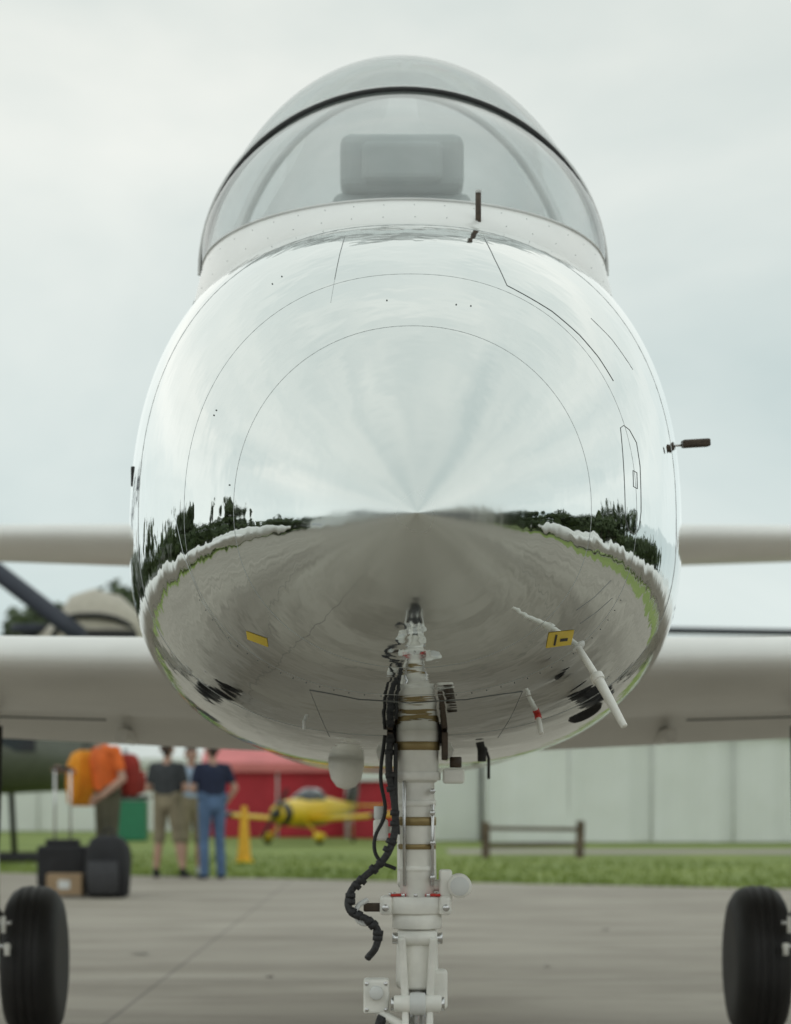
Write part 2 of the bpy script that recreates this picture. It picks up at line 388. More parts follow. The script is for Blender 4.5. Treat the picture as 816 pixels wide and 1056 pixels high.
cyl('torque_pin_top',g(-.045,.68,-.05),g(.045,.68,-.05),.016,W,jr)
box('steering_box',g(-.095,.545,-.02),(.06,.07,.08),W,jr,.12)
cyl('steering_boss',g(-.095,.555,-.075),g(-.095,.555,-.05),.016,M['lgrey'],jr)
for a,b in((-.117,.575),(-.073,.575),(-.117,.515),(-.073,.515)): cyl('box_screw',g(a,b,-.058),g(a,b,-.052),.005,M['steel'],jr,seg=6)
cyl('steering_link',g(-.09,.51,-.04),g(.0,.46,-.08),.011,W,jr)
box('lower_lug',g(.05,.56,-.01),(.04,.06,.09),W,jr,.2)
cyl('tow_pin',g(-.07,.455,-.08),g(.075,.455,-.08),.011,M['steel'],jr)
for s_ in(-1,1): cyl('lug_nut',g(s_*.085,.455,-.08),g(s_*.068,.455,-.08),.017,W,jr)
cyl('yoke',g(-.06,.40),g(.06,.40),.042,W,jr)
box('fork_crown',g(0,.425),(.19,.09,.05),W,jr,.3)
for sx in(-1,1): box('fork_leg',g(sx*.088,.30,.03),(.022,.07,.27),W,jr,.3,(.2,0,0))
cyl('nose_axle',g(-.11,.20,.06),g(.11,.20,.06),.02,M['steel'],jr)
lathe('nose_tyre',g(-.065,.2,.06),(1,0,0),[(0,.1),(0,.14),(.01,.17),(.03,.192),(.065,.2),(.10,.192),(.12,.17),(.13,.14),(.13,.1)],M['tyre'],jr)
lathe('nose_hub',g(-.06,.2,.06),(1,0,0),[(0,.02),(0,.06),(.02,.1),(.10,.1),(.12,.06),(.12,.02)],M['lgrey'],jr)
cyl('lamp_arm',g(.03,.80),g(.09,.80),.014,W,jr)
cyl('taxi_lamp',g(.098,.80,-.045),g(.098,.80,.03),.028,W,jr,seg=28)
cyl('taxi_lamp_lens',g(.098,.80,-.050),g(.098,.80,-.044),.022,M['lgrey'],jr)
box('lamp_bracket',g(.066,.80,-.005),(.03,.05,.075),W,jr,.2)
box('valve_block',g(.085,1.055,0),(.05,.05,.035),W,jr,.2); cyl('valve_cap',g(.09,1.075,-.0),g(.09,1.10,0),.014,M['brown'],jr)
box('left_switch',g(-.085,.93,0),(.035,.04,.05),W,jr,.2); cyl('left_switch_cap',g(-.088,.955,0),g(-.088,.985,0),.013,M['lgrey'],jr)
cyl('left_switch_arm',g(-.075,.93,0),g(-.03,.93,0),.008,W,jr)
box('left_bracket',g(-.10,.75,-.02),(.05,.02,.02),M['brown'],jr,.2)
cyl('drag_strut',g(-.03,.80,.03),g(-.03,1.17,.38),.016,W,jr); cyl('drag_strut',g(.03,.80,.03),g(.03,1.17,.38),.016,W,jr)
cyl('tiny_rod',g(.035,.80,-.03),g(.035,.99,-.035),.004,M['steel'],jr)
cyl('tiny_rod',g(-.03,.80,-.035),g(-.03,1.06,-.035),.004,M['steel'],jr)
for z in(.82,.90,.97,1.02): cyl('nut',g(.035,z,-.05),g(.035,z,-.03),.007,M['steel'],jr,seg=6)
hose=mat('braided_hose',(.03,.03,.032),.6,var=.5,vs=90,bump=1,bs=45,bd=.01)
P=[g(-.062,1.15,-.03),g(-.066,1.07,-.05),g(-.052,.98,-.06),g(-.056,.91,-.065),g(-.080,.86,-.07),g(-.125,.82,-.07),g(-.155,.785,-.07),g(-.155,.745,-.08),g(-.115,.725,-.09),g(-.092,.70,-.09),g(-.095,.665,-.09),g(-.115,.635,-.07)]
tube('hydraulic_hose',P,.0085,hose,jr)
for a,b in zip(P[:-2],P[1:-1]):
    d=(b-a).normalized()
    for t_ in (.5,.15):
        q=a.lerp(b,t_)+Vector((random.uniform(-.002,.002),0,0)); cyl('hose_wrap',q-d*.006,q+d*.006,random.uniform(.0105,.0128),M['black'],jr,seg=14)
tube('small_hose',[g(-.075,1.15,-.01),g(-.085,1.05,-.02),g(-.075,.97,-.02),g(-.10,.90,-.02),g(-.088,.86,-.03),g(-.05,.84,-.04)],.0045,M['dark'],jr)
tube('small_hose',[g(-.05,1.13,-.04),g(-.05,1.0,-.06),g(-.045,.92,-.055)],.005,M['dark'],jr)
tube('small_hose',[g(-.115,.77,-.06),g(-.14,.75,-.07),g(-.135,.72,-.07),g(-.10,.715,-.08)],.006,M['lgrey'],jr)
tube('lower_hose',[g(-.165,.44,-.06),g(-.14,.455,-.06),g(-.10,.46,-.05),g(-.08,.50,-.05)],.012,hose,jr)
lathe('hose_union',g(-.175,.45,-.06),(1,0,0),[(0,.012),(.005,.022),(.03,.024),(.045,.014)],M['black'],jr)
zb=zbot(0,5.6)
box('gear_bay_shade',(gx,5.68,zb+.016),(.140,.36,.06),M['dark'],jr,.1)  # solid dark block painted in as the shade of the open gear bay
for sx in(-1,1):
    box('bay_bracket',(gx+sx*.064,5.49,zb-.02),(.014,.05,.065),M['brown'],jr,.2)
    box('nose_gear_door',(gx+sx*.10,6.05,zb+.005),(.012,.34,.10),M['white'],jr,.2,(0,sx*.3,0))
lathe('belly_antenna',(-.155,6.25,zbot(-.155,6.25)+.01),(0,0,-1),[(0,.048),(.03,.047),(.06,.040),(.08,.025),(.088,.005)],M['gearwhite'],jr)
for (x,D,l,r,m_) in((.192,5.95,.028,.011,'dark'),(.225,6.3,.055,.004,'dark'),(-.24,5.45,.020,.004,'lgrey')):
    z=zbot(x,D); cyl('drain_mast',(x,D,z+.01),(x,D,z-l),r,M[m_],jr)
q=Vector((.30,5.45,zbot(.30,5.45)))
cyl('temperature_probe',q,q+Vector((.006,-.03,-.045)),.006,M['gearwhite'],jr); cyl('temperature_probe_ring',q,q+Vector((.001,-.006,-.01)),.008,M['red'],jr)
q=Vector((.44,5.75,zbot(.44,5.75)))
lathe('vent_outlet',q+Vector((-.02,0,.03)),(.5,-.35,-1),[(0,.05),(.03,.05),(.04,.042),(.02,.035)],M['dark'],jr)
a=fpt(.352,1.322,-.005); lathe('pitot_base',a,(.35,-.5,-.7),[(0,.018),(.005,.017),(.010,.009)],M['lgrey'],jr)
b=Vector((.390,a.y-.05,1.250)); c=Vector((.438,b.y-.06,1.150))
cyl('pitot_mast',a,b,.0065,M['gearwhite'],jr,r1=.008); cyl('pitot_tube',b-(c-b)*.08,c,.0115,M['gearwhite'],jr,r1=.0075)
cyl('pitot_collar',b-(c-b)*.1,b+(c-b)*.02,.0145,M['gearwhite'],jr)
q=Vector((.172,5.68,ztop(.172,5.68)))
cyl('thermometer_mast',q-Vector((0,0,.01)),q+Vector((0,.0,.080)),.0070,M['brown'],jr,seg=12)
cyl('mast_cap',q+Vector((0,0,.080)),q+Vector((0,0,.087)),.008,M['lgrey'],jr)
w=sec(5.9)[0]
box('angle_of_attack_vane',(w+.042,5.95,1.90),(.070,.05,.020),M['brown'],jr,.25,(.1,-.06,0)); cyl('vane_axle',(w-.02,5.965,1.897),(w+.012,5.965,1.897),.003,M['steel'],jr)
box('static_port',(-w+.014,5.85,1.80),(.010,.03,.05),M['dark'],jr,.3)
# ============================================================ FOLIAGE
M['leaf']=mat('foliage',(.035,.055,.022),.7,c2=(.09,.12,.045),vs=.35)
M['bark']=mat('bark',(.07,.05,.035),.9)
def treemass(name,trees,leaf=.55,dens=420,parent=None):
    V=[];F=[];mi=[]
    def q(a,b,c,d):
        k=len(V); V.extend([a,b,c,d]); F.append((k,k+1,k+2,k+3))
    for (x,y,h,w) in trees:
        def limb(p,e,r0,r1):
            a,b,d,ux,uy=frame(p,e); k=len(V)
            for pt,r in((a,r0),(b,r1)):
                for i in range(6): V.append(tuple(pt+(ux*math.cos(i*math.pi/3)+uy*math.sin(i*math.pi/3))*r))
            for i in range(6): F.append((k+i,k+(i+1)%6,k+6+(i+1)%6,k+6+i)); mi.append(1)
        limb((x,y,0),(x,y,h*.7),h*.028,h*.010)
        cl=[]
        for i in range(random.randint(10,15)):
            an=random.uniform(0,6.283); hh=random.uniform(.22,.95); rad=w*.5*math.sqrt(max(.05,1-((hh-.45)/.6)**2))*random.uniform(.4,.95)
            c=np.array([x+rad*math.cos(an),y+rad*math.sin(an),h*hh]); cl.append((c,random.uniform(.13,.22)*w+.3))
            limb((x,y,h*hh*.55),tuple(c),h*.011,h*.003)
        for c,r in cl:
            n=int(dens*(r/2)**2/ (leaf/.55)**2)+30
            d=np.random.normal(size=(n,3)); d/=np.linalg.norm(d,axis=1)[:,None]
            P=c+d*(r*np.random.uniform(.45,1.12,(n,1)))*np.array([1,1,.75])
            A=np.random.normal(size=(n,3)); A/=np.linalg.norm(A,axis=1)[:,None]
            B=np.cross(A,d+.3*np.random.normal(size=(n,3))); B/=np.linalg.norm(B,axis=1)[:,None]+1e-6
            s=leaf*np.random.uniform(.35,.8,(n,1)); A*=s;B*=s*.7
            for a_,b_,c_,d_ in zip(P-A,P-B,P+A,P+B): q(tuple(a_),tuple(b_),tuple(c_),tuple(d_)); mi.append(0)
    return mesh(name,V,F,[M['leaf'],M['bark']],parent,False,mi=mi)
tr=[]
for i in range(16): tr.append((random.uniform(-34,-14.0),random.uniform(108,128),random.uniform(9.5,13),random.uniform(6,9)))
for i in range(12): tr.append((random.uniform(-75,-34),random.uniform(70,110),random.uniform(9,13),random.uniform(6,9)))
treemass('tree_line',tr,.6,200)
tr=[]
for i in range(170):
    a=math.radians(112+(428-112)*(i+random.random())/170); R=random.uniform(58,72)
    hh=random.choice((4,5,6,7,9))*random.uniform(.85,1.15)
    tr.append((R*math.cos(a),R*math.sin(a),hh,min(7,hh*1.15)))
treemass('tree_line',tr,.8,200)
# ============================================================ GROUND
def ground_mat():
    m=mat('concrete_apron',(.30,.266,.218),.75,c2=(.385,.348,.29),vs=.5,bump=.25,bs=30,bd=.01)
    nt=m.node_tree;N=nt.nodes;L=nt.links;b=N['Principled BSDF']
    ramp=[n for n in N if n.type=='VALTORGB'][0]; tc=[n for n in N if n.type=='TEX_COORD'][0]
    sp=N.new('ShaderNodeSeparateXYZ'); L.new(tc.outputs['Object'],sp.inputs[0])
    outs=[]
    for ax,off in(('X',1.3),('Y',2.0)):
        ad=N.new('ShaderNodeMath');ad.operation='ADD';ad.inputs[1].default_value=300+off;L.new(sp.outputs[ax],ad.inputs[0])
        mo=N.new('ShaderNodeMath');mo.operation='MODULO';mo.inputs[1].default_value=5 if ax=='Y' else 7.5;L.new(ad.outputs[0],mo.inputs[0])
        lt=N.new('ShaderNodeMath');lt.operation='LESS_THAN';lt.inputs[1].default_value=.05 if ax=='Y' else .02;L.new(mo.outputs[0],lt.inputs[0]); outs.append(lt)
    mx=N.new('ShaderNodeMath');mx.operation='MAXIMUM';L.new(outs[0].outputs[0],mx.inputs[0]);L.new(outs[1].outputs[0],mx.inputs[1])
    mm=N.new('ShaderNodeMath');mm.operation='MULTIPLY';mm.inputs[1].default_value=.5;L.new(mx.outputs[0],mm.inputs[0])
    mixc=N.new('ShaderNodeMixRGB');mixc.inputs[2].default_value=(.09,.08,.07,1);L.new(mm.outputs[0],mixc.inputs[0]);L.new(ramp.outputs['Color'],mixc.inputs[1])
    n=N.new('ShaderNodeTexNoise');n.inputs['Scale'].default_value=1.4;n.inputs['Detail'].default_value=8;n.inputs['Roughness'].default_value=.7
    mp=N.new('ShaderNodeMapping');mp.inputs['Scale'].default_value=(.35,1,1);L.new(tc.outputs['Object'],mp.inputs[0]);L.new(mp.outputs[0],n.inputs['Vector'])
    r=N.new('ShaderNodeValToRGB');r.color_ramp.elements[0].position=.36;r.color_ramp.elements[0].color=(.62,.60,.57,1);r.color_ramp.elements[1].position=.56;r.color_ramp.elements[1].color=(1,1,1,1)
    L.new(n.outputs['Fac'],r.inputs['Fac'])
    mu=N.new('ShaderNodeMixRGB');mu.blend_type='MULTIPLY';mu.inputs[0].default_value=.8;L.new(mixc.outputs[0],mu.inputs[1]);L.new(r.outputs['Color'],mu.inputs[2])
    L.new(mu.outputs[0],b.inputs['Base Color']); return m
M['grass']=mat('grass',(.135,.195,.034),.9,c2=(.25,.31,.07),vs=.6,bump=.5,bs=8,bd=.04)
M['apron']=ground_mat()
R=900
mesh('ground',[(-R,-R,0),(R,-R,0),(R,R,0),(-R,R,0)],[(0,1,2,3)],M['grass'],smooth=False)
edge=[(-54,48),(-20,38.5),(-5.5,32.2),(-2.6,30.4),(4.4,26.3),(15,24),(54,34)]
E=[]
for (x0,y0),(x1,y1) in zip(edge[:-1],edge[1:]):
    n=max(1,int((x1-x0)/.35))
    for k in range(n): t=k/n; E.append((x0+(x1-x0)*t,y0+(y1-y0)*t+random.uniform(-.09,.09)))
E.append(edge[-1])
V=[];F=[]
for i,(x,y) in enumerate(E): V+=[(x,y,.004),(x,-54,.004)]
for i in range(len(E)-1): F.append((2*i,2*i+1,2*i+3,2*i+2))
mesh('tarmac',V,F,M['apron'],smooth=False)
mesh('path',[(1,43.5,.004),(90,41,.004),(90,46,.004),(1,47.5,.004)],[(0,1,2,3)],mat('path_gravel',(.34,.31,.27),.9),smooth=False)
V=[];F=[]
for i in range(7000):
    x=random.uniform(-9,9)
    ye=float(np.interp(x,[e[0] for e in edge],[e[1] for e in edge]))
    y=ye+(.0+random.random()**2*12); h=random.uniform(.03,.08); w=random.uniform(.01,.03); a=random.uniform(0,3.14)
    dx,dy=w*math.cos(a),w*math.sin(a); b=len(V); lx=random.uniform(-.05,.05)
    V+=[(x-dx,y-dy,0),(x+dx,y+dy,0),(x+lx,y,h)]; F.append((b,b+1,b+2))
mesh('lawn_grass_tufts',V,F,M['grass'],smooth=False)
V=[];F=[]
for cx,cy,r in((-1.65,15.2,.07),(-.7,13.2,.03),(.9,14.0,.025),(1.6,18,.04)):
    b=len(V); n=9
    for k in range(n): a=k*2*math.pi/n; rr=r*random.uniform(.6,1.2); V.append((cx+rr*math.cos(a),cy+rr*math.sin(a),.007+random.uniform(0,.01)))
    F.append(tuple(range(b,b+n)))
mesh('fallen_leaf',V,F,M['brown'],smooth=False)
# ============================================================ TENTS / BUILDINGS
M['tent']=mat('tent_fabric',(.82,.84,.83),.7,var=.05,vs=.5,bump=.25,bs=.9,bd=.25)
M['redt']=mat('red_fabric',(.50,.03,.05),.7,var=.2,vs=1,bump=.4,bs=2,bd=.1)
M['pink']=mat('pink_fabric',(.72,.22,.22),.7,var=.15,vs=1)
M['pole']=mat('pole',(.60,.61,.60),.5)
def tent(name,x0,x1,y0,y1,h,pk,mw,mr,bay=1.9,ripple=.03,post=True):
    e=empty(name,((x0+x1)/2,(y0+y1)/2,0)); cx,cy=(x0+x1)/2,(y0+y1)/2; X0,X1,Y0,Y1=x0-cx,x1-cx,y0-cy,y1-cy
    n=int((x1-x0)/.12); V=[];F=[]
    for i in range(n+1):
        x=X0+(X1-X0)*i/n; d=ripple*math.sin(i*.9)*math.sin(i*.23+1)
        V+=[(x,Y0+d,0.02),(x,Y0+d*.3,h)]
    for i in range(n): F.append((2*i,2*i+2,2*i+3,2*i+1))
    mesh('front_wall',V,F,mw,e)
    mesh('side_walls',[(X0,Y0,0),(X0,Y1,0),(X0,Y1,h),(X0,0,h+pk),(X0,Y0,h),(X1,Y0,0),(X1,Y1,0),(X1,Y1,h),(X1,0,h+pk),(X1,Y0,h),],[(0,1,2,3,4),(5,6,7,8,9),(1,6,7,2)],mw,e,False)
    mesh('roof',[(X0-.2,Y0-.15,h),(X1+.2,Y0-.15,h),(X1+.2,0,h+pk+.01),(X0-.2,0,h+pk+.01),(X0-.2,Y1+.15,h),(X1+.2,Y1+.15,h)],[(0,1,2,3),(3,2,5,4)],mr,e,False)
    mesh('valance',[(X0-.2,Y0-.16,h+.01),(X1+.2,Y0-.16,h+.01),(X1+.2,Y0-.16,h-.22),(X0-.2,Y0-.16,h-.22)],[(0,1,2,3)],mr,e,False)
    k=X0
    while k<=X1+.01 and post:
        cyl('pole',(k,Y0-.05,0),(k,Y0-.05,h),.028,M['pole'],e,seg=8); k+=bay
    return e
tent('marquee_tent',2.1,22,54.5,64,2.7,1.5,M['tent'],M['tent'],ripple=.10)
tent('marquee_tent',.4,2.0,56.5,62,2.6,1.0,M['tent'],M['tent'],1.6)
tent('red_canopy_tent',-4.9,-1.3,62,66,1.95,.75,M['redt'],M['pink'],1.8)
tent('red_canopy_tent',-1.2,.5,60,64,1.7,.6,M['redt'],M['tent'],1.7)
tent('marquee_tent',-16,-5.2,74,80,2.3,1.2,M['tent'],M['tent'],2.4)
def bin_(name,x,y,c):
    e=empty(name,(x,y,0)); box('bin_body',(0,0,.5),(.7,.7,1.0),c,e,.08); box('bin_lid',(0,0,1.06),(.78,.78,.1),M['dark'],e,.3)
    cyl('bin_wheel',(-.3,.36,.1),(.3,.36,.1),.1,M['black'],e)
bin_('waste_bin',-6.35,57,mat('bin_green',(.03,.22,.12),.5))
M['wood']=mat('weathered_wood',(.16,.12,.09),.9,var=.3,vs=4,bump=.4,bs=10)
fe=empty('wooden_fence',(1.55,40.5,0))
for k in range(2): box('post',(k*1.62,0,.31),(.14,.12,.62+.04*k),M['wood'],fe,.15,(0,.03*k,0))
box('rail',(.81,-.02,.50),(1.75,.05,.07),M['wood'],fe,.2,(0,.012,0)); box('rail',(.85,-.02,.22),(1.7,.05,.07),M['wood'],fe,.2,(0,-.02,0))
ce=empty('traffic_cone',(-2.4,37.4,0)); lathe('cone_body',(0,0,0),(0,0,1),[(.03,.115),(.06,.11),(.85,.05),(.9,.04),(.9,.01)],mat('cone_orange_yellow',(.80,.42,.02),.5),ce); box('cone_base',(0,0,.02),(.30,.30,.04),M['yellow'],ce)
def hangar(x,y,w,d,h,rz):
    e=empty('hangar',(x,y,0),rz)
    n=14; V=[];F=[]
    for yy in(-d/2,d/2):
        for i in range(n+1): a=math.pi*i/n; V.append((-w/2*math.cos(a),yy,h*.55+h*.45*math.sin(a)))
    for i in range(n): F.append((i,i+1,n+2+i,n+1+i))
    mesh('roof',V,F,mat('hangar_roof',(.45,.46,.46),.5),e)
    wm=mat('hangar_wall',(.52,.50,.45),.6)
    for s in(0,1):
        base=[V[s*(n+1)+i] for i in range(n+1)]; yy=base[0][1]*.995
        mesh('gable_wall',[(-w/2,yy,0)]+[(p[0],yy,p[2]) for p in base]+[(w/2,yy,0)],[tuple(range(n+3))],wm,e,False)
    for sx in(-1,1): box('side_wall',(sx*w/2,0,h*.275),(.2,d,h*.55),wm,e,0)
    box('door',(0,d/2+.1,h*.3),(w*.6,.15,h*.58),M['dark'],e,0)
    for k in range(5): box('door_rib',(-w*.3+k*w*.15,d/2+.2,h*.3),(.12,.1,h*.58),M['pole'],e,0)
hangar(32,-30,18,14,7,math.radians(50)); hangar(-34,-34,18,14,6,math.radians(-45)); hangar(34,14,16,12,8,math.radians(95))
tent('marquee_tent',-14,-4,-42,-36,2.6,1.4,M['tent'],M['tent'],2.4)
tent('red_canopy_tent',6,12,-40,-36,2.4,1.0,M['redt'],M['redt'],2)
tent('marquee_tent',-40,-33,20,28,2.6,1.4,M['tent'],M['tent'],2.4)
# ============================================================ LIGHT AIRCRAFT
def plane(loc,rz,c1,c2,scl=1):
    e=empty('light_aircraft',loc,rz); e.scale=(scl,)*3
    tb=[(-2.6,.05,.05,1.05),(-2.5,.30,.30,1.05),(-2.2,.42,.40,1.05),(-1.4,.46,.46,1.08),(-.3,.50,.55,1.12),(.8,.45,.50,1.15),(2.2,.25,.30,1.2),(3.6,.08,.14,1.25)]
    rings=[[Vector((w*math.cos(a),y,z+h*math.sin(a))) for a in np.linspace(0,2*math.pi,24,endpoint=False)] for y,w,h,z in tb]
    fix(loft('fuselage',rings,c1,e))
    fix(loft('cowling_band',[[Vector((w*1.02*math.cos(a),y,z+h*1.02*math.sin(a))) for a in np.linspace(0,2*math.pi,24,endpoint=False)] for y,w,h,z in tb[1:3]],c2,e))
    cb=[(-1.2,.05,.05),(-.9,.3,.22),(-.3,.36,.42),(.4,.34,.40),(1.2,.1,.1)]
    fix(loft('canopy',[[Vector((w*math.cos(a),y,1.5+h*math.sin(a))) for a in np.linspace(0,2*math.pi,18,endpoint=False)] for y,w,h in cb],M['cab'],e))
    def fl(nm,x0,x1,y0,y1,c0_,c1_,z0,z1,th,m_):
        rr=[]
        for t in(0,.5,.93,1):
            x=x0+(x1-x0)*t;y=y0+(y1-y0)*t;c=c0_+(c1_-c0_)*t;z=z0+(z1-z0)*t;q=th*(1 if t<1 else .3)
            rr.append([Vector((x,y+c*a,z+q*b)) for a,b in((0,0),(.08,.45),(.3,.6),(.7,.3),(1,0),(.7,-.2),(.3,-.4),(.08,-.35))])
        fix(loft(nm,rr,m_,e))
    for s in(-1,1):
        fl('wing',s*.3,s*3.8,-1.0,-.8,1.5,1.0,.80,1.05,.16,c1); fl('wing_stripe',s*2.6,s*3.0,-.87,-.85,1.2,1.14,.965,.995,.19,c2)
        fl('stabiliser',0,s*1.3,2.9,3.1,.8,.5,1.3,1.3,.06,c1)
        cyl('gear_leg',(s*.4,-1.2,.8),(s*.95,-1.3,.25),.035,c1,e)
        lathe('wheel_spat',(s*.97,-1.75,.28),(0,1,0),[(0,.01),(.15,.12),(.4,.16),(.7,.11),(.95,.01)],c1,e); lathe('wheel',(s*.97-.06,-1.32,.19),(1,0,0),[(0,.08),(.0,.17),(.06,.19),(.12,.17),(.12,.08)],M['tyre'],e)
    rr=[[Vector((.05*b,y+c*a,z)) for a,b in((0,0),(.2,1),(.7,.7),(1,0),(.7,-.7),(.2,-1))] for z,y,c in((1.25,2.5,1.2),(1.8,2.95,.95),(2.3,3.25,.6))]
    fix(loft('fin',rr,c2,e))
    lathe('spinner',(0,-2.95,1.05),(0,1,0),[(0,.01),(.1,.1),(.25,.15),(.42,.17)],c2,e)
    for s in(-1,1): box('propeller_blade',(s*.45*.5,-2.72,1.05+s*.78*.5),(.12,.03,1.0),M['dark'],e,.2,(0,math.radians(30),0))
    cyl('tail_wheel',(-.03,3.4,.1),(.03,3.4,.1),.1,M['tyre'],e); cyl('tail_strut',(0,3.3,1.15),(0,3.4,.1),.025,M['steel'],e)
M['cab']=mat('dark_acrylic',(.05,.06,.07),.08)
Y2=mat('yellow_gloss',(.80,.55,.02),.3)
plane((-1.90,53,0),math.radians(-24),Y2,mat('black_gloss',(.03,.03,.03),.3),.66)
blue=mat('blue_gloss',(.04,.08,.35),.3); wp=mat('white_gloss',(.8,.8,.8),.3)
for x,y,r,c in((-13,-9,200,blue),(-15,4,250,M['red']),(11,-13,160,blue),(-26,-16,190,blue),(15,-2,110,M['red']),(2,-28,180,blue),(23,-14,150,blue),(-6,-22,215,M['red']),(-22,14,240,blue),(20,9,120,blue)):
    plane((x,y,0),math.radians(r),wp,c,1.4)
# ============================================================ HELICOPTER
ol=mat('olive_paint',(.13,.14,.115),.5); tanm=mat('tan_cowl',(.50,.46,.38),.5); nv=mat('blade_navy',(.030,.036,.055),.5)
h=empty('parked_helicopter',(-5.1,38,0))
tb=[(.5,.1,.2,1.5),(.2,.6,.45,1.6),(-.5,1.0,.62,1.75),(-2,1.1,.80,1.85),(-4,1.1,.85,1.9),(-5.5,.8,.7,1.95),(-7,.35,.45,2.3),(-12,.18,.25,2.7)]
fix(loft('body',[[Vector((x,w*math.cos(a),z+hh*math.sin(a))) for a in np.linspace(0,2*math.pi,28,endpoint=False)] for x,w,hh,z in tb],ol,h))
tb=[(1.12,.1,.1,3.5),(1.05,.4,.40,3.55),(.7,.55,.68,3.6),(.25,.6,.80,3.6),(-.1,.6,.74,3.55),(-.35,.5,.50,3.4),(-.9,.4,.3,3.1),(-2.4,.3,.25,2.8)]
fix(loft('engine_cowling',[[Vector((x-.02,w*math.cos(a),z+hh*math.sin(a))) for a in np.linspace(0,2*math.pi,28,endpoint=False)] for x,w,hh,z in tb],tanm,h))
tube('cowl_rim',[Vector((-.02+x,-w_*.99,z_)) for x,w_,z_ in((1.1,.15,3.6),(.7,.55,3.86),(.25,.60,3.92),(-.1,.58,3.86),(-.33,.5,3.6))],.05,M['dark'],h)
box('intake',(.55,-.60,3.62),(.9,.05,.16),M['dark'],h,.4)
box('pylon_skirt',(.05,0,2.75),(1.4,.9,.9),ol,h,.2)
cyl('rotor_mast',(-.8,0,3.0),(-.8,0,3.75),.12,M['steel'],h); cyl('rotor_hub',(-.8,0,3.68),(-.8,0,3.82),.3,nv,h)
def blade(nm,a,b,ch,tw=0,th=.06):
    a=Vector(a);b=Vector(b); d=b-a; n=Vector((d.y,-d.x,0)).normalized()*ch; n.z=tw*ch
    rr=[]
    for t in(0,.08,.5,1):
        w=.4 if t==0 else 1; p=a+d*t+Vector((0,0,.08*math.sin(math.pi*t)))
        rr.append([p-n*w,p+Vector((0,0,th)),p+n*w,p-Vector((0,0,th))])
    fix(loft(nm,rr,nv,h))
blade('rotor_blade',(-.8,0,3.75),(11.6,.4,3.72),.14)
blade('rotor_blade',(-.8,0,3.75),(-4,9.5,3.5),.2)
blade('folded_blade',(.63,-4,3.30),(-3.6,-4,6.40),.25,.5,.17)
cyl('blade_stand',(-3.5,-4,0),(-3.5,-4,6.4),.06,M['steel'],h)
for sx in(-1,1):
    box('window',(-.9,sx*1.0,1.95),(.7,.05,.4),M['cab'],h,.3); box('sliding_door',(-2.6,sx*1.1,1.85),(1.6,.06,.9),ol,h,.1)
    cyl('skid',(-3.6,sx*1.0,.08),(-.4,sx*1.0,.08),.06,M['dark'],h)
    for x in(-2.8,-1.2): cyl('skid_strut',(x,sx*1.0,.1),(x,sx*.6,1.3),.05,M['dark'],h)
rr=[[Vector((x+c*a,.06*b,z)) for a,b in((0,0),(.3,1),(1,0),(.3,-1))] for z,x,c in((2.6,-12.3,1.0),(4.2,-13,.6))]
fix(loft('tail_fin',rr,ol,h))
# ============================================================ PEOPLE
skin=mat('skin',(.50,.30,.22),.5,var=.1); hairm=mat('hair',(.06,.04,.03),.7); lip=mat('lips',(.35,.13,.11),.5); eye=mat('eyes',(.03,.025,.02),.2)
def capsule(V,F,p,q,r0,r1,seg=14,nr=5):
    a,b,d,x,y=frame(p,q); rows=[]
    for i in range(nr+1):
        th=math.pi/2*i/nr; rows.append((a-d*r0*math.cos(th),r0*math.sin(th)))
    for i in range(nr+1):
        th=math.pi/2*i/nr; rows.append((b+d*r1*math.sin(th),r1*math.cos(th)))
    base=len(V); V.append(tuple(rows[0][0]))
    for c,r in rows[1:-1]:
        for k in range(seg): an=2*math.pi*k/seg; V.append(tuple(c+(x*math.cos(an)+y*math.sin(an))*r))
    V.append(tuple(rows[-1][0])); n=len(rows)-2; last=len(V)-1
    for k in range(seg): F.append((base,base+1+(k+1)%seg,base+1+k)); F.append((last,base+1+(n-1)*seg+k,base+1+(n-1)*seg+(k+1)%seg))
    for i in range(n-1):
        for k in range(seg):
            s=base+1+i*seg; F.append((s+k,s+(k+1)%seg,s+seg+(k+1)%seg,s+seg+k))
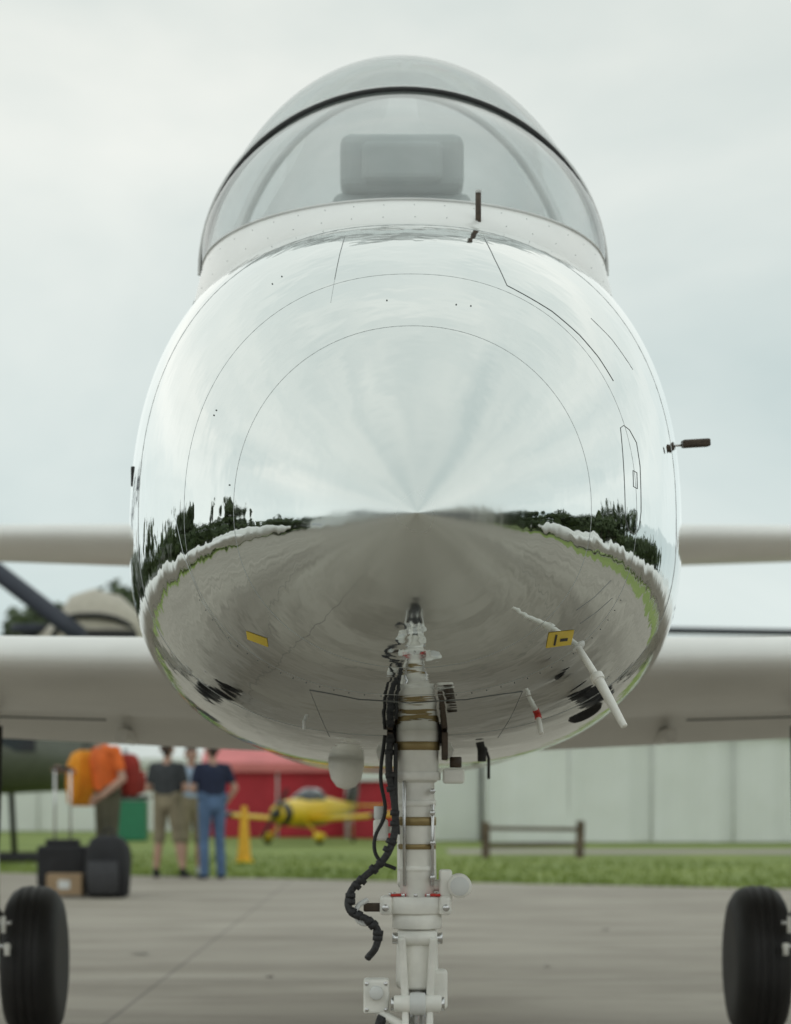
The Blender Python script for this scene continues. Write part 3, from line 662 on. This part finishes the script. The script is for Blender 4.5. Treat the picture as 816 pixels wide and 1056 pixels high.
def person(loc,rz,sc,shirt,pants,shoes,arms,shorts=False,legs=None,hair=hairm,sleeve=.6,cap=None,bend=0):
    mats=[shirt,pants,skin,shoes,hair,eye,lip]+([cap] if cap else [])
    sg=[]
    def A(p,q,r0,r1,l): sg.append((Vector(p),Vector(q),r0,r1,l))
    for s in(-1,1): A((s*.075,.0,.95),(s*.10,.0,1.06),.105,.10,1)
    A((0,.02,.93),(0,.0,1.05),.11,.11,1)
    fwd=lambda z:-bend*(z-1.0)
    for s in(-1,1):
        A((s*.085,fwd(1.08),1.08),(s*.10,fwd(1.32)-.005,1.34),.098,.105,0)
        A((s*.07,fwd(1.4),1.42),(s*.175,fwd(1.4)+.01,1.415),.07,.062,0)
    A((0,fwd(1.1),1.08),(0,fwd(1.35),1.36),.11,.115,0)
    A((0,fwd(1.45)+.01,1.44),(0,fwd(1.55)-.005,1.56),.06,.053,2)
    hy=fwd(1.6)
    A((0,hy+.015,1.665),(0,hy-.015,1.65),.088,.083,2); A((0,hy-.035,1.585),(0,hy-.05,1.575),.055,.045,2)
    A((0,hy-.095,1.635),(0,hy-.112,1.605),.009,.015,2)
    for s in(-1,1):
        A((s*.088,hy+.01,1.645),(s*.093,hy+.015,1.615),.014,.010,2)
        A((s*.032,hy-.088,1.647),(s*.036,hy-.088,1.647),.011,.011,5)
    A((-.018,hy-.097,1.568),(.018,hy-.097,1.568),.009,.009,6)
    hl=7 if cap else 4
    A((0,hy+.03,1.685),(0,hy+.0,1.70),.088,.082,hl); A((0,hy+.05,1.64),(0,hy+.04,1.61),.068,.055,4)
    if cap: A((0,hy-.08,1.705),(0,hy-.13,1.695),.04,.03,7)
    LG=legs or {}
    for s in(-1,1):
        hip,kn,an=LG.get(s,((s*.09,0,.93),(s*.105,-.01,.50),(s*.115,.03,.10)))
        hip,kn,an=map(Vector,(hip,kn,an))
        A(hip,hip.lerp(kn,.6),.098,.078 if not shorts else .088,1); A(hip.lerp(kn,.55),kn,.08,.064 if not shorts else .082,1)
        if shorts: A(kn,kn.lerp(an,.35),.052,.056,2); A(kn.lerp(an,.35),an,.056,.036,2); A(an,an-Vector((0,0,.0)),.042,.042,3)
        else: A(kn,kn.lerp(an,.35),.066,.066,1); A(kn.lerp(an,.35),an-Vector((0,0,.03)),.066,.060,1)
        A(an+Vector((0,.01,-.05)),an+Vector((s*.02,-.15,-.065)),.042,.033,3); A(an+Vector((0,.02,-.06)),an+Vector((0,.0,-.01)),.038,.04,3)
        sh,el,wr,hd=[Vector(t) for t in arms[s]]
        A(sh,sh.lerp(el,sleeve),.060,.056,0)
        A(sh.lerp(el,.3),el,.045,.038,2 if sleeve<.9 else 0); A(el,el.lerp(wr,.4),.040,.038,2); A(el.lerp(wr,.4),wr,.037,.026,2)
        d=(hd-wr).normalized(); side=Vector((0,1,0)).cross(d)
        if side.length<.2: side=Vector((1,0,0)).cross(d)
        side.normalize(); nn=d.cross(side)
        for o in(-.022,0,.022): A(wr+d*.02+nn*o*.6,wr+d*.085+nn*o,.014,.014,2)
        for i,(o,l) in enumerate(((-.031,.06),(-.010,.078),(.011,.072),(.031,.055))):
            b=wr+d*.085+nn*o; k=b+d*l*.55+side*(-s)*.008; A(b,k,.0095,.009,2); A(k,k+d*l*.4+side*(-s)*.02,.009,.0075,2)
        b=wr+d*.03-nn*.028; k=b+d*.035-nn*.025; A(b,k,.012,.011,2); A(k,k+d*.03-nn*.004,.011,.009,2)
    V=[];F=[]
    for p,q,r0,r1,l in sg: capsule(V,F,p,q,r0,r1)
    o=mesh('body_src',V,F,skin)
    rm=o.modifiers.new('r','REMESH'); rm.mode='VOXEL'; rm.voxel_size=.010
    s_=o.modifiers.new('s','SMOOTH'); s_.factor=.5; s_.iterations=2
    dg=bpy.context.evaluated_depsgraph_get(); dg.update(); me=bpy.data.meshes.new_from_object(o.evaluated_get(dg))
    bpy.data.objects.remove(o)
    me.materials.clear()
    for m_ in mats: me.materials.append(m_)
    n=len(me.polygons); C=np.empty(n*3); me.polygons.foreach_get('center',C); C=C.reshape(-1,3)
    best=np.full(n,1e9); lab=np.zeros(n,int)
    for p,q,r0,r1,l in sg:
        p=np.array(p);q=np.array(q);d=q-p;t=np.clip(((C-p)@d)/max(d@d,1e-9),0,1); dist=np.linalg.norm(C-(p+t[:,None]*d),axis=1)-(r0+(r1-r0)*t)
        if l in(5,6): dist-=.004
        u=dist<best; best[u]=dist[u]; lab[u]=l
    me.polygons.foreach_set('material_index',lab.astype(np.int32)); me.polygons.foreach_set('use_smooth',[True]*n); me.update()
    e=empty('person',loc,rz); e.scale=(sc,sc,sc)
    b=bpy.data.objects.new('body',me); COL.objects.link(b); b.parent=e
    return e
def cloth(n,c): return mat(n,c,.85,var=.25,vs=6,bump=.6,bs=14,bd=.02)
hang={-1:((-.19,.01,1.42),(-.25,.03,1.12),(-.24,-.05,.87),(-.24,-.08,.75)),1:((.19,.01,1.42),(.25,.03,1.12),(.24,-.05,.87),(.24,-.08,.75))}
front={-1:((-.19,.01,1.42),(-.26,.02,1.14),(-.10,-.17,1.10),(.0,-.2,1.12)),1:((.19,.01,1.42),(.26,.02,1.14),(.10,-.19,1.16),(.0,-.2,1.2))}
pock={-1:((-.19,.01,1.42),(-.29,.06,1.15),(-.20,-.03,.96),(-.16,-.08,.90)),1:((.19,.01,1.42),(.27,.0,1.14),(.12,-.16,1.12),(.02,-.2,1.14))}
khaki=cloth('khaki',(.28,.24,.16)); grey=cloth('charcoal_tee',(.05,.055,.06)); navy=cloth('navy_shirt',(.018,.025,.06)); jeans=cloth('denim',(.10,.17,.30)); lblue=cloth('light_blue_shirt',(.38,.48,.62)); orange=cloth('orange_shirt',(.85,.17,.03)); olive=cloth('olive_trousers',(.10,.095,.06)); black=cloth('black_shoes',(.02,.02,.02)); wsh=cloth('white_shoe',(.6,.6,.6))
st1={-1:((-.09,0,.93),(-.14,-.02,.50),(-.22,.03,.10)),1:((.09,0,.93),(.12,-.02,.5),(.15,.02,.10))}
person((-2.92,30.2,0),math.radians(165),1.0,grey,khaki,black,front,shorts=True,legs=st1)
person((-2.70,31.2,0),math.radians(20),.97,lblue,khaki,wsh,hang,shorts=True)
person((-2.31,29.7,0),math.radians(205),.99,navy,jeans,black,pock,cap=navy)
reach={-1:((-.19,.0,1.42),(-.27,-.12,1.2),(-.2,-.38,1.24),(-.18,-.47,1.26)),1:((.19,.0,1.42),(.26,.05,1.15),(.22,-.15,.98),(.2,-.22,.94))}
p1=person((-3.04,24.9,0),math.radians(-60),1.06,orange,olive,black,reach,bend=.12)
def backpack(name,parent,loc,rz,c,sc=1,c2=None):
    e=empty(name,loc,rz); e.scale=(sc,)*3
    if parent: e.parent=parent
    rr=[]
    for z,w,d in((0,.13,.08),(.03,.17,.11),(.2,.18,.13),(.38,.17,.12),(.47,.13,.09),(.50,.07,.04)):
        rr.append([Vector((w*math.copysign(abs(math.cos(a))**.6,math.cos(a)),d*math.copysign(abs(math.sin(a))**.6,math.sin(a)),z)) for a in np.linspace(0,2*math.pi,28,endpoint=False)])
    fix(loft('bag',rr,c,e))
    rr=[[p*.7+Vector((0,.11,.03)) for p in r] for r in rr[:4]]
    fix(loft('front_pocket',rr,c2 or c,e))
    for s in(-1,1): tube('strap',[(s*.09,-.10,.45),(s*.11,-.19,.4),(s*.12,-.2,.22),(s*.12,-.11,.05)],.016,c,e)
    tube('handle',[(-.04,-.03,.49),(-.03,-.03,.54),(.03,-.03,.54),(.04,-.03,.49)],.009,M['black'],e)
    return e
maroon=cloth('maroon_nylon',(.30,.03,.02)); blk=cloth('black_nylon',(.025,.025,.028)); orb=cloth('orange_yellow_nylon',(.85,.33,.02))
backpack('worn_backpack',p1,(0,.22,.98),0,maroon,.85)
backpack('shoulder_bag',p1,(-.30,-.10,.88),math.radians(80),orb,1.12)
backpack('backpack',None,(-2.93,24.0,.0),math.radians(170),blk,1.28,mat('grey_nylon',(.05,.05,.055),.8))
rc=empty('rolling_case',(-3.42,24.1,0))
box('case_shell',(0,.15,.29),(.50,.28,.48),blk,rc,.12); box('cardboard_box',(.06,-.10,.14),(.36,.2,.22),mat('cardboard',(.36,.25,.15),.8),rc,.05)
box('box_label',(.06,-.203,.14),(.12,.004,.09),M['lgrey'],rc,0)
for x in(-.09,.07): cyl('handle_tube',(x,.2,.5),(x,.2,1.32),.012,M['steel'],rc)
cyl('handle_grip',(-.11,.2,1.32),(.09,.2,1.32),.02,M['black'],rc); box('case_top',(0,.15,.56),(.34,.2,.07),blk,rc,.3)
for x in(-.2,.2): cyl('castor',(x-.02,.25,.05),(x+.02,.25,.05),.05,M['black'],rc)
src=[]
for x,y,rz,a,b,ar in((-3.5,-7,170,navy,khaki,hang),(-5.2,-9,150,orange,jeans,hang),(3.8,-10,200,lblue,olive,hang),(6,-8,190,grey,jeans,hang),(-8,-4,120,wsh,jeans,hang)):
    src.append(person((x,y,0),math.radians(rz),1,a,b,black,ar))
for i in range(22):
    s0=random.choice(src); a=math.radians(random.uniform(165,375)); R=random.uniform(7,20)
    e=empty('person',(R*math.cos(a),R*math.sin(a)+3,0),random.uniform(0,6.28)); e.scale=(random.uniform(.93,1.05),)*3
    b=bpy.data.objects.new('body',s0.children[0].data); COL.objects.link(b); b.parent=e
pa={s:((s*.19,.0,1.42),(s*.25,-.06,1.15),(s*.10,-.30,1.05),(s*.06,-.36,1.03)) for s in(-1,1)}
person((0,-.62,0),math.pi,1,grey,olive,black,pa,bend=.25)
# ============================================================ WORLD / LIGHT / CAMERA
w=bpy.data.worlds.new('World'); S.world=w; w.use_nodes=True; N=w.node_tree.nodes; L=w.node_tree.links
bg=N['Background']; bg.inputs['Strength'].default_value=.1
sky=N.new('ShaderNodeTexSky'); sky.sky_type='NISHITA'; sky.sun_disc=False; sky.sun_elevation=math.radians(85); sky.sun_rotation=math.radians(215)
tc=N.new('ShaderNodeTexCoord'); mp=N.new('ShaderNodeMapping'); mp.inputs['Scale'].default_value=(1,1,2.2); mp.inputs['Location'].default_value=(.3,.1,.2)
nz=N.new('ShaderNodeTexNoise'); nz.inputs['Scale'].default_value=2.2; nz.inputs['Detail'].default_value=7; nz.inputs['Roughness'].default_value=.52; nz.inputs['Distortion'].default_value=.4
L.new(tc.outputs['Generated'],mp.inputs[0]); L.new(mp.outputs[0],nz.inputs['Vector'])
r=N.new('ShaderNodeValToRGB'); r.color_ramp.elements[0].position=.30; r.color_ramp.elements[1].position=.70
r.color_ramp.elements[0].color=(.58,.665,.655,1); r.color_ramp.elements[1].color=(.94,.95,.90,1)
L.new(nz.outputs['Fac'],r.inputs['Fac'])
sx=N.new('ShaderNodeSeparateXYZ'); L.new(tc.outputs['Generated'],sx.inputs[0])
g2=N.new('ShaderNodeValToRGB'); cr_=g2.color_ramp
cr_.elements[0].color=(.88,.96,.99,1); cr_.elements[1].position=.30; cr_.elements[1].color=(1.0,1.0,.985,1)
e3=cr_.elements.new(.55); e3.color=(.84,.87,.86,1); e4=cr_.elements.new(.9); e4.color=(.70,.745,.74,1)
L.new(sx.outputs['Z'],g2.inputs['Fac'])
mu=N.new('ShaderNodeMixRGB'); mu.blend_type='MULTIPLY'; mu.inputs[0].default_value=1; L.new(r.outputs[0],mu.inputs[1]); L.new(g2.outputs[0],mu.inputs[2])
sc=N.new('ShaderNodeVectorMath'); sc.operation='SCALE'; sc.inputs['Scale'].default_value=10.1; L.new(mu.outputs[0],sc.inputs[0])
mx=N.new('ShaderNodeMixRGB'); mx.inputs[0].default_value=.95; L.new(sky.outputs[0],mx.inputs[1]); L.new(sc.outputs[0],mx.inputs[2])
L.new(mx.outputs[0],bg.inputs['Color'])
# overcast: the sun is diffused by cloud over the whole dome
sun=bpy.data.lights.new('sun','SUN'); sun.energy=.6; sun.angle=math.radians(178); sun.color=(1,.98,.94)
so=bpy.data.objects.new('sun',sun); COL.objects.link(so)
az=math.radians(215); el=math.radians(85)
dirv=Vector((math.sin(az)*math.cos(el),math.cos(az)*math.cos(el),math.sin(el)))
so.rotation_euler=dirv.to_track_quat('Z','Y').to_euler(); so.location=dirv*30
cam=bpy.data.cameras.new('camera'); co=bpy.data.objects.new('camera',cam); COL.objects.link(co)
co.location=(0,0,1.0); co.rotation_euler=(math.radians(90),0,0)
cam.sensor_fit='VERTICAL'; cam.sensor_height=36; cam.lens=82.9; cam.shift_y=.281; cam.clip_end=3000; cam.clip_start=.05
cam.dof.use_dof=True; cam.dof.focus_distance=4.9; cam.dof.aperture_fstop=4.5
S.camera=co
S.view_settings.view_transform='Standard'; S.view_settings.look='None'; S.view_settings.exposure=0
